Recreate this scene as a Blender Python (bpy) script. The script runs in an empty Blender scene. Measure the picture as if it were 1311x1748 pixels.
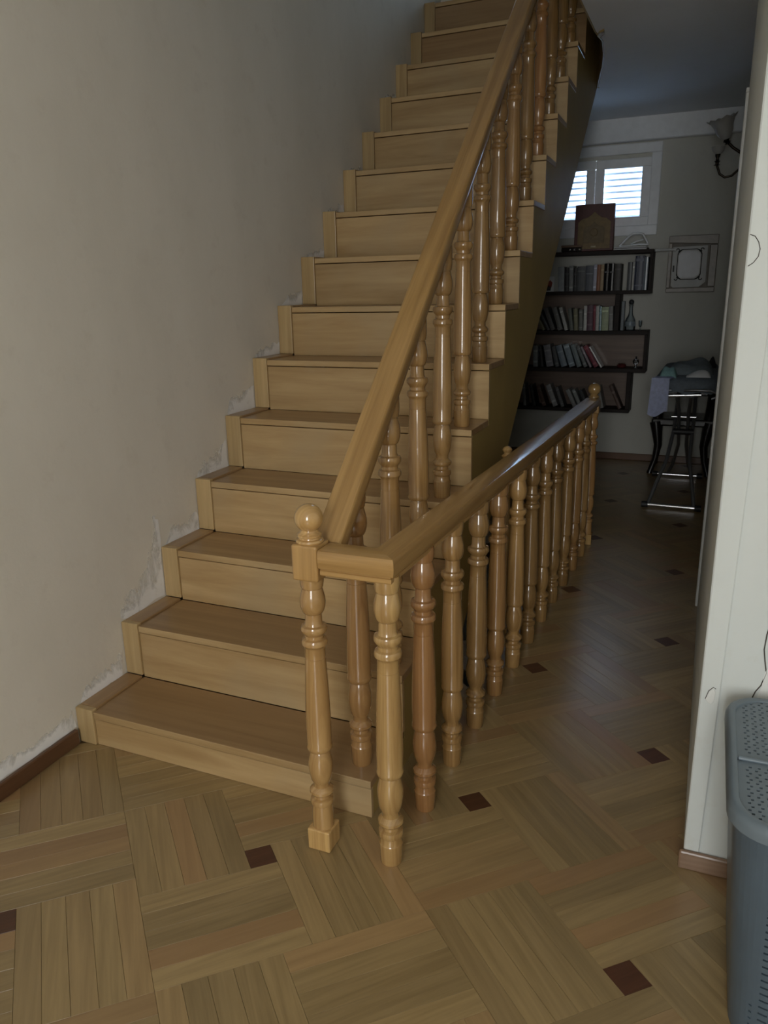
import bpy, math, random
from mathutils import Vector, Matrix
random.seed(7)
SC = bpy.context.scene
COL = SC.collection

# ------------------------------------------------------------------ camera
YAW, PITCH, ROLL = -0.39968, -0.28008, -0.02026
CAM = Vector((1.92776, -1.76737, 1.5))
fwd = Vector((math.sin(YAW)*math.cos(PITCH), math.cos(YAW)*math.cos(PITCH), math.sin(PITCH)))
rgt = Vector((math.cos(YAW), -math.sin(YAW), 0))
upv = rgt.cross(fwd)
r2 = rgt*math.cos(ROLL) + upv*math.sin(ROLL)
u2 = upv*math.cos(ROLL) - rgt*math.sin(ROLL)
cam_d = bpy.data.cameras.new('camera')
cam = bpy.data.objects.new('camera', cam_d); COL.objects.link(cam)
M = Matrix.Identity(4)
for i in range(3):
    M[i][0], M[i][1], M[i][2], M[i][3] = r2[i], u2[i], -fwd[i], CAM[i]
cam.matrix_world = M
cam_d.sensor_fit = 'VERTICAL'; cam_d.sensor_height = 24.0; cam_d.lens = 17.91
cam_d.clip_start = 0.02
SC.camera = cam
F_PX = 1304.44
def in_frame(p, m=40):
    d = Vector(p) - CAM; z = d.dot(fwd)
    if z < 0.1: return False
    x = 655.5 + F_PX*d.dot(r2)/z; y = 874 - F_PX*d.dot(u2)/z
    return -m < x < 1311+m and -m < y < 1748+m

# ------------------------------------------------------------------ world, daylight, exposure
W = bpy.data.worlds.new('world'); SC.world = W; W.use_nodes = True
wn = W.node_tree.nodes['Background']
wn.inputs[0].default_value = (0.74, 0.88, 1.0, 1); wn.inputs[1].default_value = 3.0
def area(name, loc, rot, sx, sy, power, colr):
    d = bpy.data.lights.new(name, 'AREA'); d.shape = 'RECTANGLE'; d.size = sx; d.size_y = sy
    d.energy = power; d.color = colr
    o = bpy.data.objects.new(name, d); COL.objects.link(o); o.location = loc; o.rotation_euler = rot
    return o
# daylight entering by the window of the back wall, behind the camera
area('back_window_daylight', (2.15, -4.32, 1.60), (math.radians(90), 0, 0), 0.75, 1.8, 62, (1.0, 0.985, 0.94))
# daylight through the shuttered window of the far wall
area('far_window_daylight', (0.92, 5.60, 2.26), (math.radians(-90), 0, 0), 0.9, 0.5, 22.0, (0.68, 0.82, 1.0))
SC.view_settings.view_transform = 'Standard'; SC.view_settings.look = 'None'
SC.view_settings.gamma = 1.0; SC.view_settings.use_curve_mapping = False
SC.view_settings.exposure = 0.0

# ------------------------------------------------------------------ materials
def srgb(r, g, b):
    f = lambda c: (c/255/12.92 if c/255 <= 0.04045 else ((c/255+0.055)/1.055)**2.4)
    return (f(r), f(g), f(b), 1)
def newmat(name):
    m = bpy.data.materials.new(name); m.use_nodes = True
    n = m.node_tree.nodes; l = m.node_tree.links
    return m, n, l, n['Principled BSDF']
def plain(name, c, rough=0.6, metal=0.0, coat=0.0, var=0.12, scale=18.0, bump=0.0, **kw):
    m, n, l, b = newmat(name)
    t = n.new('ShaderNodeTexCoord'); nz = n.new('ShaderNodeTexNoise'); nz.inputs['Scale'].default_value = scale
    nz.inputs['Detail'].default_value = 4
    l.new(t.outputs['Object'], nz.inputs['Vector'])
    r = n.new('ShaderNodeValToRGB')
    r.color_ramp.elements[0].position = 0.3; r.color_ramp.elements[1].position = 0.7
    r.color_ramp.elements[0].color = (c[0]*(1-var), c[1]*(1-var), c[2]*(1-var), 1)
    r.color_ramp.elements[1].color = (min(1, c[0]*(1+var)), min(1, c[1]*(1+var)), min(1, c[2]*(1+var)), 1)
    l.new(nz.outputs['Fac'], r.inputs['Fac']); l.new(r.outputs['Color'], b.inputs['Base Color'])
    b.inputs['Roughness'].default_value = rough; b.inputs['Metallic'].default_value = metal
    b.inputs['Coat Weight'].default_value = coat; b.inputs['Coat Roughness'].default_value = 0.15
    if bump:
        bp = n.new('ShaderNodeBump'); bp.inputs['Strength'].default_value = bump; bp.inputs['Distance'].default_value = 0.004
        l.new(nz.outputs['Fac'], bp.inputs['Height']); l.new(bp.outputs['Normal'], b.inputs['Normal'])
    for k, v in kw.items(): b.inputs[k].default_value = v
    return m
def wood(name, dark, light, rough=0.35, coat=0.0, grain=(1.3, 30.0), tint=0.25, wear=None, attr=False, crough=0.12, bump=0.06, reddish=None, spec=0.5):
    """varnished timber: the grain runs along UV.x (metres); each piece gets its own tone"""
    m, n, l, b = newmat(name)
    uv = n.new('ShaderNodeUVMap'); mp = n.new('ShaderNodeMapping')
    mp.inputs['Scale'].default_value = (grain[0], grain[1], 1)
    l.new(uv.outputs['UV'], mp.inputs['Vector'])
    if attr:
        rn = n.new('ShaderNodeAttribute'); rn.attribute_name = 'tone'; rnd = rn.outputs['Fac']
    else:
        rn = n.new('ShaderNodeObjectInfo'); rnd = rn.outputs['Random']
    cb = n.new('ShaderNodeCombineXYZ'); mu = n.new('ShaderNodeMath'); mu.operation = 'MULTIPLY'; mu.inputs[1].default_value = 37.0
    l.new(rnd, mu.inputs[0]); l.new(mu.outputs[0], cb.inputs['X']); l.new(mu.outputs[0], cb.inputs['Z'])
    ad = n.new('ShaderNodeVectorMath'); ad.operation = 'ADD'
    l.new(mp.outputs['Vector'], ad.inputs[0]); l.new(cb.outputs['Vector'], ad.inputs[1])
    nz = n.new('ShaderNodeTexNoise'); nz.inputs['Scale'].default_value = 1.0; nz.inputs['Detail'].default_value = 5
    nz.inputs['Roughness'].default_value = 0.6; nz.inputs['Distortion'].default_value = 0.4
    l.new(ad.outputs[0], nz.inputs['Vector'])
    r = n.new('ShaderNodeValToRGB'); r.color_ramp.elements[0].position = 0.32; r.color_ramp.elements[1].position = 0.68
    r.color_ramp.elements[0].color = dark; r.color_ramp.elements[1].color = light
    l.new(nz.outputs['Fac'], r.inputs['Fac'])
    col = r.outputs['Color']
    if reddish:
        mr = n.new('ShaderNodeMix'); mr.data_type = 'RGBA'
        rr = n.new('ShaderNodeMapRange'); rr.inputs[1].default_value = 0.62; rr.inputs[2].default_value = 1.0
        rr.inputs[3].default_value = 0.0; rr.inputs[4].default_value = 0.6
        w2 = n.new('ShaderNodeMath'); w2.operation = 'FRACT'; w3 = n.new('ShaderNodeMath'); w3.operation = 'MULTIPLY'; w3.inputs[1].default_value = 7.31
        l.new(rnd, w3.inputs[0]); l.new(w3.outputs[0], w2.inputs[0]); l.new(w2.outputs[0], rr.inputs[0])
        l.new(rr.outputs[0], mr.inputs[0]); l.new(col, mr.inputs[6]); mr.inputs[7].default_value = reddish; col = mr.outputs[2]
    hs = n.new('ShaderNodeHueSaturation')
    mr2 = n.new('ShaderNodeMapRange'); mr2.inputs[3].default_value = 1-tint; mr2.inputs[4].default_value = 1+tint
    l.new(rnd, mr2.inputs[0]); l.new(mr2.outputs[0], hs.inputs['Value']); l.new(col, hs.inputs['Color'])
    col = hs.outputs['Color']
    if wear:
        tc = n.new('ShaderNodeTexCoord'); nw = n.new('ShaderNodeTexNoise'); nw.inputs['Scale'].default_value = 3.0; nw.inputs['Detail'].default_value = 3
        l.new(tc.outputs['Object'], nw.inputs['Vector'])
        rw = n.new('ShaderNodeValToRGB'); rw.color_ramp.elements[0].position = 0.5; rw.color_ramp.elements[1].position = 0.72
        rw.color_ramp.elements[1].color = (0.6, 0.6, 0.6, 1)
        l.new(nw.outputs['Fac'], rw.inputs['Fac'])
        mw = n.new('ShaderNodeMix'); mw.data_type = 'RGBA'; l.new(rw.outputs['Color'], mw.inputs[0]); l.new(col, mw.inputs[6]); mw.inputs[7].default_value = wear
        col = mw.outputs[2]
    l.new(col, b.inputs['Base Color'])
    b.inputs['Roughness'].default_value = rough; b.inputs['Coat Weight'].default_value = coat; b.inputs['Coat Roughness'].default_value = crough
    b.inputs['Specular IOR Level'].default_value = spec
    bp = n.new('ShaderNodeBump'); bp.inputs['Strength'].default_value = bump; bp.inputs['Distance'].default_value = 0.002
    l.new(nz.outputs['Fac'], bp.inputs['Height']); l.new(bp.outputs['Normal'], b.inputs['Normal'])
    return m
def plaster(name, c1, c2, stain, rough=0.85, bump=0.25, s1=1.4, amount=0.5, spec=0.3):
    m, n, l, b = newmat(name)
    t = n.new('ShaderNodeTexCoord')
    a = n.new('ShaderNodeTexNoise'); a.inputs['Scale'].default_value = s1; a.inputs['Detail'].default_value = 6; a.inputs['Roughness'].default_value = 0.62
    mp = n.new('ShaderNodeMapping'); mp.inputs['Scale'].default_value = (1, 1, 0.55)
    l.new(t.outputs['Object'], mp.inputs['Vector']); l.new(mp.outputs['Vector'], a.inputs['Vector'])
    r = n.new('ShaderNodeValToRGB'); r.color_ramp.elements[0].position = 0.35; r.color_ramp.elements[1].position = 0.65
    r.color_ramp.elements[0].color = c1; r.color_ramp.elements[1].color = c2
    l.new(a.outputs['Fac'], r.inputs['Fac'])
    d = n.new('ShaderNodeTexNoise'); d.inputs['Scale'].default_value = 9; d.inputs['Detail'].default_value = 5; d.inputs['Roughness'].default_value = 0.7
    l.new(t.outputs['Object'], d.inputs['Vector'])
    r2_ = n.new('ShaderNodeValToRGB'); r2_.color_ramp.elements[0].position = 0.56; r2_.color_ramp.elements[1].position = 0.74
    r2_.color_ramp.elements[0].color = (0, 0, 0, 1); r2_.color_ramp.elements[1].color = (amount, amount, amount, 1)
    l.new(d.outputs['Fac'], r2_.inputs['Fac'])
    mx = n.new('ShaderNodeMix'); mx.data_type = 'RGBA'; l.new(r2_.outputs['Color'], mx.inputs[0]); l.new(r.outputs['Color'], mx.inputs[6]); mx.inputs[7].default_value = stain
    l.new(mx.outputs[2], b.inputs['Base Color']); b.inputs['Roughness'].default_value = rough
    b.inputs['Specular IOR Level'].default_value = spec
    bp = n.new('ShaderNodeBump'); bp.inputs['Strength'].default_value = bump; bp.inputs['Distance'].default_value = 0.006
    l.new(d.outputs['Fac'], bp.inputs['Height']); l.new(bp.outputs['Normal'], b.inputs['Normal'])
    return m
MT = {}
HD, HL = (0.33, 0.185, 0.068, 1), (0.56, 0.36, 0.155, 1)
MT['riser'] = wood('riser_wood', (0.385, 0.24, 0.10, 1), (0.57, 0.395, 0.195, 1), 0.42, 0.15, (1.3, 14.0), 0.10, wear=(0.46, 0.34, 0.19, 1))
MT['tread'] = wood('tread_wood', (0.30, 0.175, 0.075, 1), (0.43, 0.27, 0.125, 1), 0.34, 0.2, (1.0, 20.0), 0.12, wear=(0.31, 0.19, 0.09, 1))
MT['strip'] = wood('skirting_wood', (0.40, 0.27, 0.12, 1), (0.54, 0.385, 0.19, 1), 0.42, 0.1, (1.2, 30.0), 0.12)
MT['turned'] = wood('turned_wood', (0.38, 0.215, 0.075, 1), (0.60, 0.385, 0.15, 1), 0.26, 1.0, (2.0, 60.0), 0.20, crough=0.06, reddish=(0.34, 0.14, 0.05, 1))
MT['turned_shaded'] = wood('turned_wood_shaded', (0.25, 0.135, 0.046, 1), (0.43, 0.255, 0.095, 1), 0.26, 1.0, (2.0, 60.0), 0.22, crough=0.06, reddish=(0.26, 0.105, 0.038, 1))  # darker copy of the turned wood, with the balusters' shade put into its colour
MT['rail'] = wood('rail_wood', (0.36, 0.20, 0.065, 1), (0.56, 0.34, 0.125, 1), 0.32, 0.6, (1.4, 40.0), 0.06, crough=0.10)
MT['plank'] = wood('parquet_wood', (0.262, 0.178, 0.075, 1), (0.375, 0.262, 0.118, 1), 0.36, 0.55, (3.0, 60.0), 0.16, reddish=(0.34, 0.175, 0.075, 1), crough=0.28, bump=0.03)
MT['plank_mass'] = wood('parquet_wood_far', (0.262, 0.178, 0.075, 1), (0.375, 0.262, 0.118, 1), 0.36, 0.55, (3.0, 60.0), 0.16, attr=True, reddish=(0.34, 0.175, 0.075, 1), crough=0.28, bump=0.03)
MT['dark_tile'] = wood('dark_inlay_wood', (0.075, 0.028, 0.012, 1), (0.115, 0.045, 0.02, 1), 0.35, 0.2, (3, 50), 0.15)
MT['base_brown'] = wood('baseboard_wood', (0.095, 0.043, 0.02, 1), (0.15, 0.072, 0.033, 1), 0.4, 0.2, (2, 40), 0.1)
MT['base_tan'] = wood('corner_baseboard_wood', (0.20, 0.12, 0.075, 1), (0.29, 0.19, 0.125, 1), 0.22, 0.6, (2, 40), 0.1)
MT['floor_base'] = plain('floor_base', (0.20, 0.12, 0.05), 0.6)
MT['panel'] = plain('stringer_paint', (0.36, 0.25, 0.08), 0.52, var=0.10, scale=3)
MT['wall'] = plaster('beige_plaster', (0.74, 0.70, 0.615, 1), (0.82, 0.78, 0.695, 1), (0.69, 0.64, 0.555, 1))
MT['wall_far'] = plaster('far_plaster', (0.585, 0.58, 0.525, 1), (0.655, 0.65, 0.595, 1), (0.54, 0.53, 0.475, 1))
MT['white_wall'] = plaster('white_plaster', (0.67, 0.705, 0.685, 1), (0.74, 0.775, 0.755, 1), (0.63, 0.63, 0.57, 1), bump=0.15)
MT['patch'] = plaster('bare_plaster', (0.90, 0.90, 0.89, 1), (0.97, 0.97, 0.97, 1), (0.86, 0.85, 0.82, 1), s1=9, bump=0.15)
MT['chip'] = plaster('fresh_plaster', (0.78, 0.79, 0.76, 1), (0.84, 0.85, 0.83, 1), (0.7, 0.7, 0.66, 1), s1=9, bump=0.1)
def flake_mat():
    m = MT['patch']; n = m.node_tree.nodes; l = m.node_tree.links
    b = n['Principled BSDF']; t = n.new('ShaderNodeTexCoord'); z = n.new('ShaderNodeTexNoise')
    z.inputs['Scale'].default_value = 10; z.inputs['Detail'].default_value = 5; z.inputs['Roughness'].default_value = 0.65; z.inputs['Distortion'].default_value = 0.6
    mp = n.new('ShaderNodeMapping'); mp.inputs['Scale'].default_value = (1, 1, 0.6)
    l.new(t.outputs['Object'], mp.inputs['Vector']); l.new(mp.outputs['Vector'], z.inputs['Vector'])
    r = n.new('ShaderNodeMapRange'); r.inputs[1].default_value = 0.52; r.inputs[2].default_value = 0.76; at = n.new('ShaderNodeAttribute'); at.attribute_name = 'fade'
    ma = n.new('ShaderNodeMath'); ma.operation = 'MULTIPLY_ADD'; ma.inputs[1].default_value = 0.34; l.new(at.outputs['Fac'], ma.inputs[0]); l.new(z.outputs['Fac'], ma.inputs[2]); l.new(ma.outputs[0], r.inputs[0])
    l.new(r.outputs[0], b.inputs['Alpha'])
flake_mat()
MT['ceiling'] = plaster('ceiling_paint', (0.80, 0.82, 0.84, 1), (0.85, 0.87, 0.89, 1), (0.76, 0.78, 0.80, 1), bump=0.05)
MT['white_paint'] = plain('white_gloss_paint', (0.83, 0.86, 0.89), 0.35, var=0.04)
MT['casing'] = plain('white_casing_paint', (0.74, 0.76, 0.76), 0.4, var=0.06)
MT['crack'] = plain('crack_dark', (0.05, 0.04, 0.03), 0.9)
MT['black_wood'] = wood('bookcase_wood', (0.018, 0.013, 0.011, 1), (0.03, 0.022, 0.019, 1), 0.6, 0.0, (2, 40), 0.1, spec=0.25)
MT['back_wood'] = wood('bookcase_back', (0.13, 0.085, 0.06, 1), (0.19, 0.125, 0.09, 1), 0.45, 0.1, (2, 30), 0.05)
MT['chrome'] = plain('chrome', (0.75, 0.77, 0.8), 0.18, 1.0, var=0.03)
MT['grey_metal'] = plain('grey_metal', (0.30, 0.31, 0.33), 0.4, 0.8, var=0.05)
MT['rubber'] = plain('dark_plastic', (0.02, 0.02, 0.022), 0.5)
MT['pages'] = plain('paper_pages', (0.62, 0.58, 0.48), 0.9, scale=90)
MT['paper'] = plain('white_paper', (0.75, 0.76, 0.77), 0.7, var=0.03)
MT['basket'] = plain('grey_blue_plastic', (0.15, 0.187, 0.215), 0.36, var=0.05)
MT['bronze'] = plain('dark_bronze', (0.05, 0.04, 0.03), 0.22, 0.9, var=0.2)
MT['frosted'] = plain('frosted_glass', (0.42, 0.41, 0.38), 0.45, var=0.05)
MT['dark_chair'] = plain('dark_lacquered_wood', (0.012, 0.009, 0.008), 0.3, coat=0.3)
MT['cloth_grey'] = plain('grey_cloth', (0.20, 0.24, 0.26), 0.95, bump=0.4, scale=40)
MT['cloth_board'] = plain('board_cover_cloth', (0.14, 0.17, 0.20), 0.9, bump=0.3, scale=50)
MT['cloth_teal'] = plain('teal_cloth', (0.24, 0.42, 0.42), 0.9, bump=0.3, scale=50)
MT['cloth_lilac'] = plain('lilac_cloth', (0.40, 0.44, 0.62), 0.9, bump=0.3, scale=50)
MT['cloth_black'] = plain('black_cloth', (0.012, 0.012, 0.014), 0.9)
MT['fringe'] = plain('dark_rough_timber', (0.06, 0.04, 0.025), 0.8, bump=0.6, scale=30)
def glass_mat(name, tint=(0.9, 0.95, 1.0, 1), mixf=0.12, rough=0.03):
    m = bpy.data.materials.new(name); m.use_nodes = True; n = m.node_tree.nodes; l = m.node_tree.links; n.clear()
    o = n.new('ShaderNodeOutputMaterial'); a = n.new('ShaderNodeBsdfTransparent'); a.inputs[0].default_value = tint
    g = n.new('ShaderNodeBsdfGlossy'); g.inputs['Roughness'].default_value = rough
    fr = n.new('ShaderNodeFresnel'); fr.inputs[0].default_value = 1.45
    x = n.new('ShaderNodeMixShader'); l.new(fr.outputs[0], x.inputs[0]); l.new(a.outputs[0], x.inputs[1]); l.new(g.outputs[0], x.inputs[2]); l.new(x.outputs[0], o.inputs[0])
    return m
MT['glass'] = glass_mat('window_glass')
MT['bottle_glass'] = glass_mat('bottle_glass', (0.86, 0.9, 0.93, 1))
def slat_mat():
    m = bpy.data.materials.new('shutter_slat'); m.use_nodes = True; n = m.node_tree.nodes; l = m.node_tree.links; n.clear()
    o = n.new('ShaderNodeOutputMaterial'); d = n.new('ShaderNodeBsdfDiffuse'); d.inputs[0].default_value = (0.8, 0.83, 0.86, 1)
    t = n.new('ShaderNodeBsdfTranslucent'); t.inputs[0].default_value = (0.86, 0.9, 0.95, 1)
    x = n.new('ShaderNodeMixShader'); x.inputs[0].default_value = 0.55
    l.new(d.outputs[0], x.inputs[1]); l.new(t.outputs[0], x.inputs[2]); l.new(x.outputs[0], o.inputs[0])
    return m
MT['slat'] = slat_mat()
_bk = {}
def bookmat(c, rough=0.5):
    k = (c, rough)
    if k not in _bk: _bk[k] = plain('book_cover', c, rough, var=0.15, scale=30)
    return _bk[k]

# ------------------------------------------------------------------ mesh helpers
ORG = {}
class MB:
    def __init__(s, xf=None):
        s.v = []; s.f = []; s.mi = []; s.xf = xf
    def add(s, verts, faces, mi=0):
        o = len(s.v)
        for p in verts:
            p = Vector(p)
            s.v.append(s.xf(p) if s.xf else p)
        for f in faces: s.f.append([o+i for i in f]); s.mi.append(mi)
    def box(s, x0, x1, y0, y1, z0, z1, mi=0):
        s.add([(x0,y0,z0),(x1,y0,z0),(x1,y1,z0),(x0,y1,z0),(x0,y0,z1),(x1,y0,z1),(x1,y1,z1),(x0,y1,z1)],
              [(3,2,1,0),(4,5,6,7),(0,1,5,4),(1,2,6,5),(2,3,7,6),(3,0,4,7)], mi)
    def prism(s, pts, axis, a0, a1, mi=0):
        n = len(pts)
        def mk(p, a):
            return {'x': (a, p[0], p[1]), 'y': (p[0], a, p[1]), 'z': (p[0], p[1], a)}[axis]
        s.add([mk(p, a0) for p in pts]+[mk(p, a1) for p in pts],
              [tuple(range(n))[::-1], tuple(range(n, 2*n))]+[(i, (i+1) % n, n+(i+1) % n, n+i) for i in range(n)], mi)
    def lathe(s, c, prof, n=20, mi=0, axis=None):
        """prof = [(height, radius)]; axis a unit vector (default up)"""
        c = Vector(c); ax = Vector(axis).normalized() if axis else Vector((0,0,1))
        a = ax.orthogonal().normalized(); b = ax.cross(a)
        V = []; Fc = []
        for h, r in prof:
            for k in range(n):
                t = 2*math.pi*k/n
                V.append(c + ax*h + (a*math.cos(t)+b*math.sin(t))*r)
        for i in range(len(prof)-1):
            for k in range(n):
                k2 = (k+1) % n
                Fc.append((i*n+k, i*n+k2, (i+1)*n+k2, (i+1)*n+k))
        Fc.append(tuple(range(n))[::-1]); Fc.append(tuple((len(prof)-1)*n+k for k in range(n)))
        s.add(V, Fc, mi)
    def tube(s, path, r, n=8, mi=0):
        P = [Vector(p) for p in path]; V = []; Fc = []
        prev = None
        for i, p in enumerate(P):
            t = (P[min(i+1, len(P)-1)] - P[max(i-1, 0)]).normalized()
            a = t.orthogonal().normalized() if prev is None else (prev - t*prev.dot(t)).normalized()
            prev = a; b = t.cross(a)
            rr = r[i] if isinstance(r, (list, tuple)) else r
            for k in range(n):
                q = 2*math.pi*k/n
                V.append(p + (a*math.cos(q)+b*math.sin(q))*rr)
        for i in range(len(P)-1):
            for k in range(n):
                k2 = (k+1) % n
                Fc.append((i*n+k, i*n+k2, (i+1)*n+k2, (i+1)*n+k))
        Fc.append(tuple(range(n))[::-1]); Fc.append(tuple((len(P)-1)*n+k for k in range(n)))
        s.add(V, Fc, mi)
    def sweep(s, sec, path, i0=0, i1=None, mi=0):
        """sec = closed [(side, up)] polygon; path = points; mitred in plan"""
        P = [Vector(p) for p in path]; V = []; n = len(sec); Fc = []
        for i, p in enumerate(P):
            d0 = (P[i]-P[i-1]).normalized() if i else None
            d1 = (P[i+1]-P[i]).normalized() if i < len(P)-1 else None
            if d0 is None: d0 = d1
            if d1 is None: d1 = d0
            t = (d0+d1).normalized()
            side = t.cross(Vector((0,0,1))).normalized(); nn = side.cross(t).normalized()
            sc = 1/max(0.3, math.sqrt((1+d0.dot(d1))/2))
            for (a, b) in sec: V.append(p + side*a*sc + nn*b)
        V = V[i0*n:(len(P) if i1 is None else i1+1)*n]; q = len(V)//n
        for i in range(q-1):
            for k in range(n):
                k2 = (k+1) % n
                Fc.append((i*n+k, (i+1)*n+k, (i+1)*n+k2, i*n+k2))
        Fc.append(tuple(range(n))); Fc.append(tuple((q-1)*n+k for k in range(n))[::-1])
        s.add(V, Fc, mi)
    def mesh(s, name, mats, origin=Vector((0,0,0)), grain='x', smooth=None):
        me = bpy.data.meshes.new(name)
        me.from_pydata([tuple(v-origin) for v in s.v], [], s.f)
        for m in (mats if isinstance(mats, (list, tuple)) else [mats]): me.materials.append(m)
        if any(s.mi): me.polygons.foreach_set('material_index', s.mi)
        ul = me.uv_layers.new(name='UVMap')
        g = {'x': Vector((1,0,0)), 'y': Vector((0,1,0)), 'z': Vector((0,0,1))}.get(grain, grain) if isinstance(grain, str) else Vector(grain).normalized()
        ga = g.cross(Vector((0,0,1)) if abs(g.z) < .9 else Vector((1,0,0))).normalized(); gb = g.cross(ga)
        co = [c for l in me.loops for c in (lambda v: (v.dot(g), v.dot(ga)+v.dot(gb)))(s.v[l.vertex_index])]
        ul.data.foreach_set('uv', co)
        if smooth is not None:
            me.polygons.foreach_set('use_smooth', [True]*len(me.polygons))
            me.set_sharp_from_angle(angle=math.radians(smooth))
        me.update()
        return me
    def obj(s, name, mats, parent=None, grain='x', smooth=None, origin=None, bevel=0, segs=1):
        base = ORG[parent.name] if parent else Vector((0,0,0))
        if origin is None: origin = base
        me = s.mesh(name, mats, Vector(origin), grain, smooth)
        o = bpy.data.objects.new(name, me); COL.objects.link(o)
        if parent: o.parent = parent
        o.location = Vector(origin) - base; ORG[o.name] = Vector(origin)
        if bevel:
            b = o.modifiers.new('bevel', 'BEVEL'); b.width = bevel; b.segments = segs; b.limit_method = 'ANGLE'; b.angle_limit = math.radians(40)
        return o
def tag(o, label, cat, group=None):
    o['label'] = label; o['category'] = cat
    if group: o['group'] = group
    return o
def thing(name, loc, label, cat, group=None):
    o = bpy.data.objects.new(name, None); COL.objects.link(o); o.location = loc; o.empty_display_size = 0.1
    ORG[o.name] = Vector(loc)
    return tag(o, label, cat, group)
def structure(o):
    o['kind'] = 'structure'; return o
def shared(name, me, loc, parent):
    o = bpy.data.objects.new(name, me); COL.objects.link(o); o.parent = parent; o.location = Vector(loc) - ORG[parent.name]
    ORG[o.name] = Vector(loc); return o

SK = 0.0135
def skew(p): return Vector((p.x - SK*p.y, p.y - SK*p.x, p.z))

# ------------------------------------------------------------------ room shell
CZ = 2.81
m = MB()
m.prism([(-0.2+0.06, -4.4), (0.057, -4.4), (-0.075, 5.5), (-0.3, 5.5)], 'z', -2.6, 5.6)
wall_left = structure(m.obj('wall_left', MT['wall']))
m = MB()
BX0, BX1, BZ0, BZ1 = 1.65, 2.65, 0.65, 2.55
m.box(-0.2, BX0, -4.3, -4.2, -0.3, 3.3); m.box(BX1, 4.4, -4.3, -4.2, -0.3, 3.3); m.box(BX0, BX1, -4.3, -4.2, -0.3, BZ0); m.box(BX0, BX1, -4.3, -4.2, BZ1, 3.3)
structure(m.obj('wall_back', MT['wall']))
m = MB(); m.prism([(1.985, 0.115), (4.4, 0.115), (4.4, 2.06), (1.985, 2.06)], 'z', -0.3, 3.3)
wall_right = structure(m.obj('wall_right', MT['white_wall'], bevel=0.006, segs=2))
m = MB(); m.box(4.2, 4.4, -4.3, 0.12, -0.3, 3.3)
structure(m.obj('wall_side', MT['wall']))
m = MB(); m.box(2.12, 2.3, 2.06, 5.5, -0.3, 3.3)
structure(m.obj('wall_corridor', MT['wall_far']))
# far wall with the shuttered window opening
WX0, WX1, WZ0, WZ1 = 0.47, 1.37, 1.98, 2.52
m = MB()
m.box(-0.3, WX0, 5.33, 5.5, -2.6, 3.36); m.box(WX1, 2.3, 5.33, 5.5, -2.6, 3.36); m.box(WX0, WX1, 5.33, 5.5, -2.6, WZ0); m.box(WX0, WX1, 5.33, 5.5, WZ1, 3.36)
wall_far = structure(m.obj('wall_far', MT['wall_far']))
m = MB(); m.box(-0.08, 2.12, 5.255, 5.33, 2.635, CZ+0.01)
structure(m.obj('trim_1', MT['white_paint'], bevel=0.008))
# ceiling: near room, hall beside the flight, and the part beyond the flight
m = MB()
m.box(-0.1, 4.3, -4.3, 0.6, CZ, 3.36)
EDGE = [(1.225, 0.6), (1.222, 2.93), (1.236, 3.12), (1.213, 3.36), (1.167, 3.65), (1.085, 4.08), (1.072, 4.16)]
m.prism([(2.3, 0.6), (2.3, 5.5), (-0.2, 5.5), (-0.2, 4.16)]+EDGE[::-1], 'z', CZ, 3.36)
ceiling = structure(m.obj('ceiling', MT['ceiling']))
m = MB(); m.prism(EDGE + [(x-0.008, y-0.004) for x, y in EDGE[::-1]], 'z', CZ-0.003, 3.36)
m.prism([(1.228, 3.02), (1.262, 2.96), (1.268, 2.90), (1.240, 2.93), (1.222, 2.98)], 'z', CZ-0.012, CZ-0.001)
m.box(-0.05, 1.08, 4.148, 4.158, CZ-0.003, 3.3)
structure(m.obj('trim_3', MT['panel']))
# upstairs shell
m = MB(); m.box(-0.3, 2.3, 0.4, 0.6, 3.36, 5.6); m.box(2.1, 2.3, 0.6, 4.4, 3.36, 5.6)
UW0, UW1, UZ0, UZ1 = 0.02, 1.00, 3.45, 4.75
m.box(-0.3, UW0, 4.16, 4.3, 3.36, 5.6); m.box(UW1, 2.3, 4.16, 4.3, 3.36, 5.6); m.box(UW0, UW1, 4.16, 4.3, 3.36, UZ0); m.box(UW0, UW1, 4.16, 4.3, UZ1, 5.6)
structure(m.obj('wall_upper', MT['wall']))
m = MB(); m.box(-0.3, 2.3, 0.4, 4.4, 5.5, 5.6)
structure(m.obj('ceiling_upper', MT['ceiling']))
# well under the flight
m = MB()
m.box(-0.2, 2.3, -0.2, 5.5, -2.7, -2.6); m.box(1.20, 1.3, 0.7, 2.8, -2.6, -0.21); m.box(-0.2, 1.3, 0.6, 0.7, -2.6, -0.21); m.box(-0.2, 1.3, 2.8, 2.9, -2.6, -0.21)
structure(m.obj('wall_stairwell', MT['wall_far']))

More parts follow.
